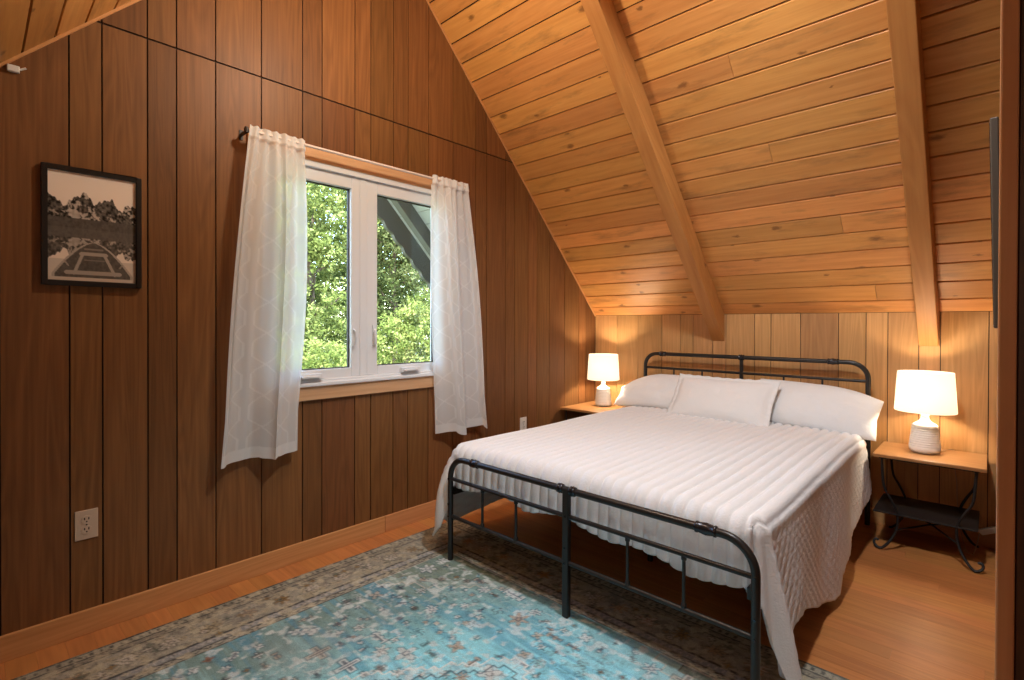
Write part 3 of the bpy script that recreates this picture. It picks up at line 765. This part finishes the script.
# quilt: channel-stitched coverlet draped over the bed
qx0,qx1,qyh,qyf,qz=.575,2.030,-.335,-2.058,.578
def interp(x,xs,ys): return float(np.interp(x,xs,ys))
def quilt():
    W_=qx1-qx0; Lq=qyh-qyf; r=.055
    nL,nW,nR=60,340,80; nB,nF=130,40
    av=[-1+i/nL for i in range(nL)]+[i/nW for i in range(nW)]+[1+i/nR for i in range(nR+1)]   # <0 left side, 0..1 top, >1 right side
    bv=[i/nB for i in range(nB)]+[1+i/nF for i in range(nF+1)]
    def hang(d,fl):
        q=r*PI/2
        if d<q: return r*math.sin(d/r), r*(1-math.cos(d/r))
        return r+fl*(d-q), r+(d-q)
    Pn=np.zeros((len(bv),len(av),3)); AB=np.zeros((len(bv),len(av),2)); kind=np.zeros((len(bv),len(av))); cf=np.ones((len(bv),len(av)))
    for j,b in enumerate(bv):
        for i,a in enumerate(av):
            s=max(0,-a) if a<0 else max(0,a-1); tt=max(0,b-1)
            right=a>1
            xt=qx0+W_*min(max(a,0),1); yt=qyh-Lq*min(b,1)
            if right: A=interp(-yt,[.33,.46,.82,1.09,1.19,1.25,1.33,1.57,1.80,1.92,2.0,2.06],[.31,.35,.435,.475,.505,.56,.565,.50,.41,.41,.47,.53])
            else: A=interp(-yt,[.33,1.6,2.06],[.42,.47,.50])
            B=.226+.030*max(0,a-.55)/.45+.008*math.sin(a*9+.5)-.03*interp(a,[0,.12,.2,.33,1],[0,.6,1,0,0])+.012*math.sin(a*23)
            crown=.014*(1-(2*min(max(a,0),1)-1)**2)*(1-.3*min(b,1))+.003*math.sin(a*7+b*5)
            if s==0 and tt==0:
                x,y,z=xt,yt,qz+crown; aa,bb=a*W_,b*Lq
            elif tt==0:
                d=s*A; o,dn=hang(d,.09 if right else .01+.29*min(1,max(0,(-yt-.8)/.9)))
                fold=.013*math.sin(b*15+ (1 if right else 2.2))*min(1,d/.35)+.003*math.sin(b*37)*min(1,d/.35)
                o+=fold*(.9 if right or yt<-.8 else .2)
                if not right: o+=.055*math.sin(PI*min(1,d/.46))*min(1,max(0,(-yt-1.5)/.5))
                sg=1 if right else -1
                x=xt+sg*o; y=yt; z=qz-dn; aa=(W_+d) if right else -d; bb=b*Lq
            elif s==0:
                d=tt*B; o,dn=hang(d,.05)
                o+=.004*math.sin(a*60)*min(1,d/.1)
                cf[j,i]=1-.75*min(1,max(0,(tt-.45)/.4)); x=xt; y=yt-o; z=qz-dn+crown*(1-min(1,d/.06)); aa=a*W_; bb=Lq+d
            else:
                rho=max(s,tt); ph=(tt/s)*45 if s>=tt else 90-(s/tt)*45
                if right: D=interp(ph,[0,6,14,30,55,90],[.53,.565,.56,.43,.29,B])
                else: D=interp(ph,[0,20,45,62,78,90],[.47,.47,.51,.45,.28,B])
                d=rho*D; o,dn=hang(d,(.16 if right else .38)*math.cos(math.radians(ph))**1.0+.03)
                o+=.016*math.sin(math.radians(ph)*7+1)*min(1,d/.4)
                if not right: o+=.055*math.sin(PI*min(1,d/.46))*math.cos(math.radians(ph))**.7
                sg=1 if right else -1; p=math.radians(ph)
                x=xt+sg*o*math.cos(p); y=yt-o*math.sin(p); z=qz-dn
                aa=(W_+s*A) if right else -s*A; bb=Lq+tt*B
            cf[j,i]=1-min(1,min(s,tt)*7)
            z=max(z,.012+.004*abs(math.sin(a*30)))
            Pn[j,i]=(x,y,z); AB[j,i]=(aa,bb); kind[j,i]=1 if (right and s*A>.03 and tt==0) else 0
            if right and s*A>.03: kind[j,i]=min(1,(s*A-.03)/.05)
    # normals
    du=np.gradient(Pn,axis=1); dv=np.gradient(Pn,axis=0); nr=np.cross(dv,du); nr/= (np.linalg.norm(nr,axis=2,keepdims=True)+1e-9)
    if nr[20,120,2]<0: nr=-nr
    a=AB[...,0]; b=AB[...,1]; per=.0520
    ch=np.abs(np.sin(PI*(a+.006*np.sin(b*3)+.012)/per))**.42
    dg=np.minimum(np.abs(np.sin(PI*(a+b)/.055))**.5,np.abs(np.sin(PI*(a-b)/.055))**.5)
    hgt=cf*((1-kind)*.019*ch+kind*.0044*dg)
    # head hem: plain edge
    wr=.0035*fbm(len(bv),len(av),9,12,91,4)
    Pn=Pn+nr*(hgt+wr)[...,None]
    hh,ww=Pn.shape[:2]; idx=np.arange(hh*ww).reshape(hh,ww)
    F=np.stack([idx[:-1,:-1],idx[1:,:-1],idx[1:,1:],idx[:-1,1:]],-1).reshape(-1,4)
    me=bpy.data.meshes.new('quilt'); me.from_pydata(Pn.reshape(-1,3).tolist(),[],F.tolist()); me.materials.append(M['quilt'])
    me.polygons.foreach_set('use_smooth',np.ones(len(F),bool)); me.update()
    o=bpy.data.objects.new('quilt',me); COL.objects.link(o)
    sd=o.modifiers.new('thickness','SOLIDIFY'); sd.thickness=.009; sd.offset=-1
    return tag(o,'white channel-stitched quilt spread over the bed and hanging to the floor','quilt')
quilt()

# pillows
def pillow(name,c,wd,ht,th,lean,rollz,yaw,label,group,flange=0,seed=1,droop=0,taper=0):
    """bottom edge centre at c; leans back by `lean` from vertical"""
    nu,nv=48,32; V=[];F=[]
    r=np.random.default_rng(seed)
    wn=fbm(nv+1,nu+1,5,7,seed*7+3,4)-.5
    R=Matrix.Rotation(yaw,4,'Z')@Matrix.Rotation(-lean,4,'X')@Matrix.Rotation(rollz,4,'Y')
    for side in (1,-1):
        for j in range(nv+1):
            for i in range(nu+1):
                u=2*i/nu-1; v=2*j/nv-1
                fu=1+flange; inn_u=min(1,abs(u)*fu); inn_v=min(1,abs(v)*(1+flange*wd/ht))
                prof=(max(0,1-inn_u**3.2)**.55)*(max(0,1-inn_v**2.6)**.6)
                x=u*wd/2*(1-.045*(1-abs(v))**1*abs(u)); z=(v*(1-.05*(1-abs(u))**.8)*ht/2)+ht/2
                z*= (1-taper*max(0,-u)**2)
                if droop: z-=droop*max(0,u)**2*(v+1)/2*.5
                y=-side*(th/2*prof*(1-.12*v)+.002)+side*wn[j,i]*-.026*prof
                edge=max(abs(u),abs(v))
                if edge>.97 and not flange: y*=.6
                if flange and edge>.9: y+=.004*math.sin(i*1.3+j*1.7)
                p=R@Vector((x,y,z)); V.append((p.x+c[0],p.y+c[1],p.z+c[2]))
    m=(nu+1)*(nv+1)
    for sd in (0,1):
        for j in range(nv):
            for i in range(nu):
                a=sd*m+j*(nu+1)+i; f=[a,a+1,a+nu+2,a+nu+1]; F.append(f if sd==0 else f[::-1])
    # close the rim
    rim=[j*(nu+1) for j in range(nv+1)]+[nv*(nu+1)+i for i in range(1,nu+1)]+[j*(nu+1)+nu for j in range(nv-1,-1,-1)]+[i for i in range(nu-1,0,-1)]
    for k in range(len(rim)):
        a=rim[k]; b=rim[(k+1)%len(rim)]; F.append([a,b,b+m,a+m])
    mb=MB(); mb.mesh(V,F)
    o=mb.build(name,M['fabric_white']); return tag(o,label,'pillow',group)
pillow('sleeping_pillow',(.745,-.325,.585),.70,.36,.15,math.radians(46),0,0,'white sleeping pillow against the headboard nearest the window wall','pillows on the bed',0,3,0,.5)
pillow('sleeping_pillow',(1.78,-.335,.580),.72,.37,.16,math.radians(44),math.radians(2),0,'white sleeping pillow against the headboard beside the right bedside lamp','pillows on the bed',0,4,.17)
pillow('sham_pillow',(1.270,-.515,.568),.695,.39,.13,math.radians(40),0,math.radians(-1),'white flanged pillow propped in front at the middle of the bed','pillows on the bed',.09,5)

# ------------------------------------------------------------------ bedside tables
def bedside(x0,x1,yf,yb,zt,label,shelf):
    o=thing('bedside_table',((x0+x1)/2,(yf+yb)/2,0),label,'bedside table')
    mb=MB(); mb.box(x0,x1,yf,yb,zt-.018,zt,(1,0,0),.5); mb.build('tabletop',M['table'],o,bevel=.003)
    cx=(x0+x1)/2
    mb=MB(); z=zt-.028
    for ya in (yf+.03,yb-.03): mb.box(x0+.03,x1-.03,ya-.006,ya+.006,z,zt-.0185,(1,0,0))
    for xa in (x0+.03,x1-.03): mb.box(xa-.006,xa+.006,yf+.03,yb-.03,z,zt-.0185,(0,1,0))
    mb.build('top_frame',M['iron'],o)
    zs=.20
    for sx in (-1,1):
        for sy,ya in ((-1,yf+.03),(1,yb-.03)):
            ex=x0+.04 if sx<0 else x1-.04
            pts=[];rr=[]
            H=zt-.028
            ctl=[(0,H),(-.002,H-.07),(-.012,H-.16),(-.040,.275),(-.068,.21),(-.072,.15),(-.060,.09),(-.030,.035),(-.004,.0095),(.018,.014),(.030,.032),(.022,.048),(.010,.043)]
            if sy>0: ctl=ctl[:9]+[(.008,.0095)]
            # Catmull-Rom smoothing
            C=[Vector((a,0,b)) for a,b in ctl]; P=[]
            for k in range(len(C)-1):
                p0=C[max(k-1,0)];p1=C[k];p2=C[k+1];p3=C[min(k+2,len(C)-1)]
                for q in range(5):
                    u=q/5; P.append(.5*((2*p1)+(-p0+p2)*u+(2*p0-5*p1+4*p2-p3)*u*u+(-p0+3*p1-3*p2+p3)*u**3))
            P.append(C[-1])
            pp=[]
            for p in P:
                yo=(-.05*max(0,1-p.z/.14)**1.5) if sy<0 else 0
                pp.append((ex+sx*p.x,ya+yo,max(p.z,.0075)))
            mb=MB(); mb.tube(pp,.0065,8); mb.build('leg',M['iron'],o)
    if shelf:
        mb=MB(); mb.box(x0,x1-.03,yf+.02,yb,zs-.008,zs,(1,0,0)); mb.build('lower_shelf',M['iron'],o,bevel=.002)
    mb=MB(); zx=.115
    a=(x0+.11,yf+.02,zx);b=(x1-.11,yb-.03,zx)
    mb.tube([a,((a[0]+b[0])/2,(a[1]+b[1])/2,zx+.012),b],.005,8); mb.tube([(a[0],b[1],zx),((a[0]+b[0])/2,(a[1]+b[1])/2,zx+.022),(b[0],a[1],zx)],.005,8)
    mb.build('cross_brace',M['iron'],o)
    return o
bedside(2.135,2.602,-.435,-.028,.520,'bedside table with wood top and curled black iron legs right of the bed',True)
bedside(.020,.470,-.540,-.028,.547,'bedside table in the far corner between the bed and the window wall',True)

def lamp(x,y,z,label,sc,power,cordpts):
    o=thing('table_lamp',(x,y,z),label,'lamp','pair of bedside lamps')
    prof=[(.050,0),(.064,.004),(.070,.018),(.0715,.035)]
    k=0
    for i in range(9):
        zz=.038+i*.0122; r=.0715-.0115*(i/8)
        prof+=[(r-.003,zz),(r,zz+.003),(r,zz+.007),(r-.003,zz+.010)]
    prof+=[(.0585,.153),(.052,.160),(.038,.168),(.026,.178),(.020,.190),(.018,.206),(.018,.212),(0,.212)]
    prof=[(r*sc,zz*sc) for r,zz in prof]
    mb=MB(); mb.lathe((x,y,z+.001),prof,40); mb.build('lamp_base',M['ceramic'],o)
    mb=MB(); mb.lathe((x,y,z+.212*sc),[(.011*sc,0),(.011*sc,.030*sc)],14); mb.build('socket',M['collar'],o)
    h0,h1,rb,rt=.232*sc,.452*sc,.139*sc,.126*sc
    mb=MB(); mb.lathe((x,y,z),[(rb,h0),(rb+.0005,h0+.003),(rt,h1),(rt-.0018,h1),(rb-.0018,h0)],56,closed=True)
    sh=mb.build('lamp_shade',M['shade'],o)
    mb=MB()
    for k in range(3):
        a=k*2*PI/3+.4; mb.tube([(x,y,z+h1-.03*sc),(x+math.cos(a)*(rt-.0005),y+math.sin(a)*(rt-.0005),z+h1-.012*sc)],.0015,6)
    mb.tube([(x,y,z+.24*sc),(x,y,z+h1-.028*sc)],.003,6); mb.build('shade_spider',M['collar'],sh)
    mb=MB(); mb.tube(cordpts,.0025,6); mb.build('power_cord',M['cable'],o)
    l=bpy.data.lights.new('lamp_bulb','POINT'); l.energy=power; l.color=(1,.80,.56); l.shadow_soft_size=.03
    lo=bpy.data.objects.new('lamp_bulb',l); COL.objects.link(lo); lo.location=(x+.012,y-.012,z+.335*sc); lo.parent=o; lo.matrix_parent_inverse=Matrix.Translation(-o.location)
    return o
lamp(2.345,-.215,.520,'white ribbed ceramic lamp with drum shade right of the bed',1.0,10.5,
     [(2.40,-.16,.526),(2.45,-.05,.526),(2.46,-.016,.52),(2.462,-.014,.44),(2.475,-.03,.34),(2.478,-.03,.22),(2.49,-.06,.10),(2.52,-.20,.012),(2.55,-.22,.010),(2.565,-.12,.05),(2.575,-.05,.10)])
lamp(.240,-.235,.547,'white ribbed ceramic lamp with drum shade left of the bed near the corner',.96,17,
     [(.26,-.17,.553),(.27,-.04,.553),(.27,-.016,.54),(.26,-.016,.35),(.25,-.02,.2)])
pa=thing('power_adapter',(2.61,-.04,.19),'small white power adapter by the wall behind the iron table right of the bed','adapter')
mb=MB(); mb.prism([(2.562,-.075,.102),(2.584,-.075,.080),(2.647,-.075,.112),(2.636,-.075,.140)],(0,.028,0)); mb.build('adapter_body',M['white_plastic'],pa,bevel=.003)

# ------------------------------------------------------------------ television on the right wall (seen edge-on, tilted down)
tv=thing('wall_television',(2.62,-1.6,1.22),'thin dark television seen edge on against the right wall','television')
def tvbox(x_top,x_bot,th,y0,y1,z0,z1,name,mat,bev):
    mb=MB(); mb.prism([(x_bot,y0,z0),(x_bot+th,y0,z0),(x_top+th,y0,z1),(x_top,y0,z1)],(0,y1-y0,0)); return mb.build(name,mat,tv,bevel=bev)
tvbox(2.607,2.619,.018,-2.0,-1.06,1.225,1.790,'television_body',M['tv'],.003)
tvbox(2.6062,2.6182,.001,-1.99,-1.07,1.235,1.780,'screen',M['screen'],0)
mb=MB(); mb.box(2.632,2.6478,-1.62,-1.44,1.42,1.58); mb.build('wall_mount',M['iron'],tv)

# ------------------------------------------------------------------ ceiling pendant (room's overhead lamp)
LX,LY,LZ=.90,-2.67,2.72
pe=thing('pendant_light',(LX,LY,LZ),'pendant lamp hanging from the sloped ceiling near the window','lamp')
mb=MB(); mb.tube([(LX,LY,LZ+.12),(LX,LY,roof(LY)-.004)],.004,8); mb.build('cord',M['iron'],pe)
mb=MB(); mb.lathe((LX,LY,LZ),[(.022,.07),(.026,.10),(.02,.13),(.006,.135)],16); mb.build('lamp_holder',M['iron'],pe)
def point(name,loc,e,c,r,par=None):
    l=bpy.data.lights.new(name,'POINT'); l.energy=e; l.color=c; l.shadow_soft_size=r
    o=bpy.data.objects.new(name,l); COL.objects.link(o); o.location=loc
    if par: o.parent=par; o.matrix_parent_inverse=Matrix.Translation(-par.location)
    return o
point('pendant_bulb',(LX,LY,LZ),42,(1,.85,.66),.06,pe)
# added spotlight and fixture, unseen at the ridge, to brighten bed and floor
DX,DY,DZ=2.10,-2.42,3.36
aim=Vector((1.65,-1.45,.5))-Vector((DX,DY,DZ)); ax=aim.normalized()
dl=thing('added_ridge_spot',(DX,DY,DZ),'added spotlight out of view under the ridge, brightening the bed','lamp')
al=bpy.data.lights.new('spotlight','SPOT'); al.energy=222; al.color=(.93,.97,1); al.spot_size=math.radians(105); al.spot_blend=.7; al.shadow_soft_size=.12
ao=bpy.data.objects.new('spotlight',al); COL.objects.link(ao); ao.location=Vector((DX,DY,DZ))+ax*.02
ao.rotation_euler=ax.to_track_quat('-Z','Y').to_euler(); ao.parent=dl; ao.matrix_parent_inverse=Matrix.Translation(-dl.location)
mb=MB(); B=Vector((DX,DY,DZ)); mb.tube([B-ax*.16,B-ax*.15,B-ax*.04],[.03,.055,.06],20); mb.build('added_spot_can',M['white_plastic'],dl)
mb=MB(); mb.tube([B-ax*.10,B-ax*.16+Vector((0,0,.05)),Vector((DX,DY,roof(DY)-.004))],.008,8); mb.build('bracket',M['white_plastic'],dl)

point('landing_fill',(3.3,-4.25,1.45),8,(1,.90,.76),.08)  # added fill behind the camera, lifts the dark partition end; no known lamp

# ------------------------------------------------------------------ outside
def ov_roof():
    b=MB(); P0=Vector((0,0,KZ)); zz=.02
    e0=-.6; tot=-RY*L
    rows=[]; s=e0
    while s<tot:
        s1=min(s+.14,tot)
        p=[Vector((0,0,0))+P0+t*(s+.003)+n*zz,P0+t*(s1-.003)+n*zz,P0+t*(s1-.003)+n*(zz+.02),P0+t*(s+.003)+n*(zz+.02)]
        b.prism([q+Vector((-1.74,0,0)) for q in p],(1.625,0,0),(1,0,0),random.random(),0)
        s=s1
    a=P0+t*e0+n*(zz+.02); c=P0+t*tot+n*(zz+.02)
    b.prism([q+Vector((-1.74,0,0)) for q in (a,c,c+n*.05,a+n*.05)],(1.625,0,0),(1,0,0),.5,1)
    return b.build('roof_overhang',[M['ext_light'],M['ext_grey']])
tag(ov_roof(),kind='structure')
def ext_rafter(x0,x1,dep,scallop,name,label):
    b=MB(); P0=Vector((0,0,KZ))+n*.02; tot=-RY*L
    top=[];bot=[];s=-.55
    while s<=tot:
        d=dep+(.022*abs(math.sin(s*PI/.16)) if scallop else 0)
        top.append(P0+t*s); bot.append(P0+t*s-n*d); s+=.02 if scallop else .2
    for i in range(len(top)-1):
        q=[top[i],top[i+1],bot[i+1],bot[i]]
        b.prism([p+Vector((x0,0,0)) for p in q],(x1-x0,0,0),tuple(t),.5)
    return tag(b.build(name,M['ext_grey']),label,'rafter')
ext_rafter(-1.77,-1.72,.17,True,'barge_board','grey outer barge board with a scalloped lower edge seen through the window')
ext_rafter(-1.50,-1.42,.12,False,'outside_rafter','plain grey rafter under the roof overhang outside the window')

gmb=MB(); gmb.box(-40,-.2,-25,40,-1.4,-1.2); tag(gmb.build('ground',M['ground']),kind='structure')
def tree(name,x,y,z0,crowns,nleaf,ls,mat,label,cat,trunk_r,trunk_h,seed):
    r=np.random.default_rng(seed)
    o=thing(name,(x,y,z0),label,cat,'trees and bushes outside the window')
    mb=MB()
    rr=[trunk_r*(1-.75*i/8) for i in range(9)]
    mb.tube([(x+.10*math.sin(i*.9+seed),y+.10*math.cos(i*1.3+seed),z0+trunk_h*i/8) for i in range(9)],rr,8)
    for k in range(7):
        zz=z0+trunk_h*(.35+.09*k); a=r.random()*6.28; l=trunk_h*.16
        mb.tube([(x,y,zz),(x+math.cos(a)*l*.6,y+math.sin(a)*l*.6,zz+l*.3),(x+math.cos(a)*l,y+math.sin(a)*l,zz+l*.7)],[trunk_r*.35,trunk_r*.22,trunk_r*.08],6)
    mb.build('trunk',M['bark'],o)
    # clumped leaves
    pts=[];rn=[]
    tv=sum(c[3]*c[4]*c[5] for c in crowns)
    for (cx,cy,cz,ax,ay,az) in crowns:
        m=int(nleaf*(ax*ay*az)/tv); ncl=max(8,m//28)
        d=r.normal(size=(ncl,3)); d/=np.linalg.norm(d,axis=1,keepdims=True); rad=r.random((ncl,1))**.3
        cc=d*rad*np.array([ax,ay,az])+np.array([cx,cy,cz]); cr=r.random(ncl)
        which=r.integers(0,ncl,m); q=cc[which]+r.normal(size=(m,3))*np.array([ls*1.7,ls*1.7,ls*1.1])
        pts.append(q); rn.append(np.clip(cr[which]*.7+r.random(m)*.4-.05,0,1))
    pts=np.concatenate(pts); rn=np.concatenate(rn); m=len(pts)
    t1=r.normal(size=(m,3)); t1/=np.linalg.norm(t1,axis=1,keepdims=True)
    nn=r.normal(size=(m,3))*.6+np.array([.25,0,.6]); t2=np.cross(nn,t1); t2/=np.linalg.norm(t2,axis=1,keepdims=True)
    sz=(ls*(.55+.7*r.random((m,1))))
    V=np.stack([pts-t1*sz,pts+t2*sz*.42,pts+t1*sz,pts-t2*sz*.42],1).reshape(-1,3)
    me=bpy.data.meshes.new('foliage'); F=np.arange(4*m).reshape(m,4)
    me.from_pydata(V.tolist(),[],F.tolist()); at=me.attributes.new('rnd','FLOAT','FACE'); at.data.foreach_set('value',rn.astype(np.float32))
    me.materials.append(mat); me.update()
    f=bpy.data.objects.new('foliage',me); COL.objects.link(f); f.parent=o; f.matrix_parent_inverse=Matrix.Translation(-o.location)
    return o
G=-1.2
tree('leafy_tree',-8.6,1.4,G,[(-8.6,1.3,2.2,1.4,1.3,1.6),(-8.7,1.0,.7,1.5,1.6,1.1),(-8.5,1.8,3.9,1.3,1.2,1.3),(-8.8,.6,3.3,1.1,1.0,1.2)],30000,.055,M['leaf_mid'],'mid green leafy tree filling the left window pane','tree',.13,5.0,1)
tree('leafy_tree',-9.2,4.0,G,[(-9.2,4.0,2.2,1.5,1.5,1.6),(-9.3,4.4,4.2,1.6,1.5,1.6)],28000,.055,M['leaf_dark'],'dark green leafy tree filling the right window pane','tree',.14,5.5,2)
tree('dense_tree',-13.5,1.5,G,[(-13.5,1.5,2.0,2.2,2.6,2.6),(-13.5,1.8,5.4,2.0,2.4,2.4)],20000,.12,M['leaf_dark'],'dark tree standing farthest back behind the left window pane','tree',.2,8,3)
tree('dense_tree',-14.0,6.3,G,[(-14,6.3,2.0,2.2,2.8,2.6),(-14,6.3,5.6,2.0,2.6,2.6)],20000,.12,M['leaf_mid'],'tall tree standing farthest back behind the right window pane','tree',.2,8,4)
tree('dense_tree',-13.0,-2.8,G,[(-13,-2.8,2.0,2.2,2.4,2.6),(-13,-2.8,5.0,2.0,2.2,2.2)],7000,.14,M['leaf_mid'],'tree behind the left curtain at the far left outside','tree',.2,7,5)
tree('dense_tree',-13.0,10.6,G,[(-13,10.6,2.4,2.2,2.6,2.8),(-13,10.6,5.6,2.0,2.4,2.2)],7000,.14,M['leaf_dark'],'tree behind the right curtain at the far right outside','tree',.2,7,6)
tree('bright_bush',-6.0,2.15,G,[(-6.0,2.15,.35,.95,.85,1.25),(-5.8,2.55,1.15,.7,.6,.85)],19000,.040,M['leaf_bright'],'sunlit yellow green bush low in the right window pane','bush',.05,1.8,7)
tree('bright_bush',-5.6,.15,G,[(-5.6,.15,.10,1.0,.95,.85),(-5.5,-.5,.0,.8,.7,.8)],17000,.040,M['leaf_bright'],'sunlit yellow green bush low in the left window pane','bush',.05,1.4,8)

# ------------------------------------------------------------------ sky and sun
wd=bpy.data.worlds.new('World'); S.world=wd; wd.use_nodes=True
nt=wd.node_tree; bg=nt.nodes['Background']
sk=nt.nodes.new('ShaderNodeTexSky'); sk.sky_type='NISHITA'; sk.sun_disc=False; sk.sun_elevation=math.radians(48); sk.sun_rotation=math.radians(120)
nt.links.new(sk.outputs[0],bg.inputs[0]); bg.inputs[1].default_value=2.2
sun=bpy.data.lights.new('sun','SUN'); sun.energy=21; sun.angle=.01; sun.color=(1,.95,.84)
so=bpy.data.objects.new('sun',sun); COL.objects.link(so)
so.rotation_euler=Vector((-.62,.35,-.80)).to_track_quat('-Z','Y').to_euler()

# ------------------------------------------------------------------ camera
F_,CY_=509.44,327.26; yaw,pit,rol=[math.radians(a) for a in (43.31,-.3675,.16926)]
cyw,syw=math.cos(yaw),math.sin(yaw)
d=Vector((-syw*math.cos(pit),cyw*math.cos(pit),math.sin(pit))); r0=Vector((cyw,syw,0)); u0=r0.cross(d)
r1=r0*math.cos(rol)+u0*math.sin(rol); u1=-r0*math.sin(rol)+u0*math.cos(rol)
cam=bpy.data.cameras.new('Camera'); co=bpy.data.objects.new('Camera',cam); COL.objects.link(co)
m=Matrix((r1,u1,-d)).transposed().to_4x4(); m.translation=Vector((2.616,-3.876,1.233)); co.matrix_world=m
cam.sensor_fit='HORIZONTAL'; cam.sensor_width=36; cam.lens=36*F_/1024; cam.shift_y=(CY_-340)/1024; cam.clip_start=.02; cam.clip_end=200
S.camera=co
vs=S.view_settings; vs.view_transform='Standard'; vs.look='None'; vs.gamma=1; vs.exposure=0; vs.use_curve_mapping=False
S.display_settings.display_device='sRGB'
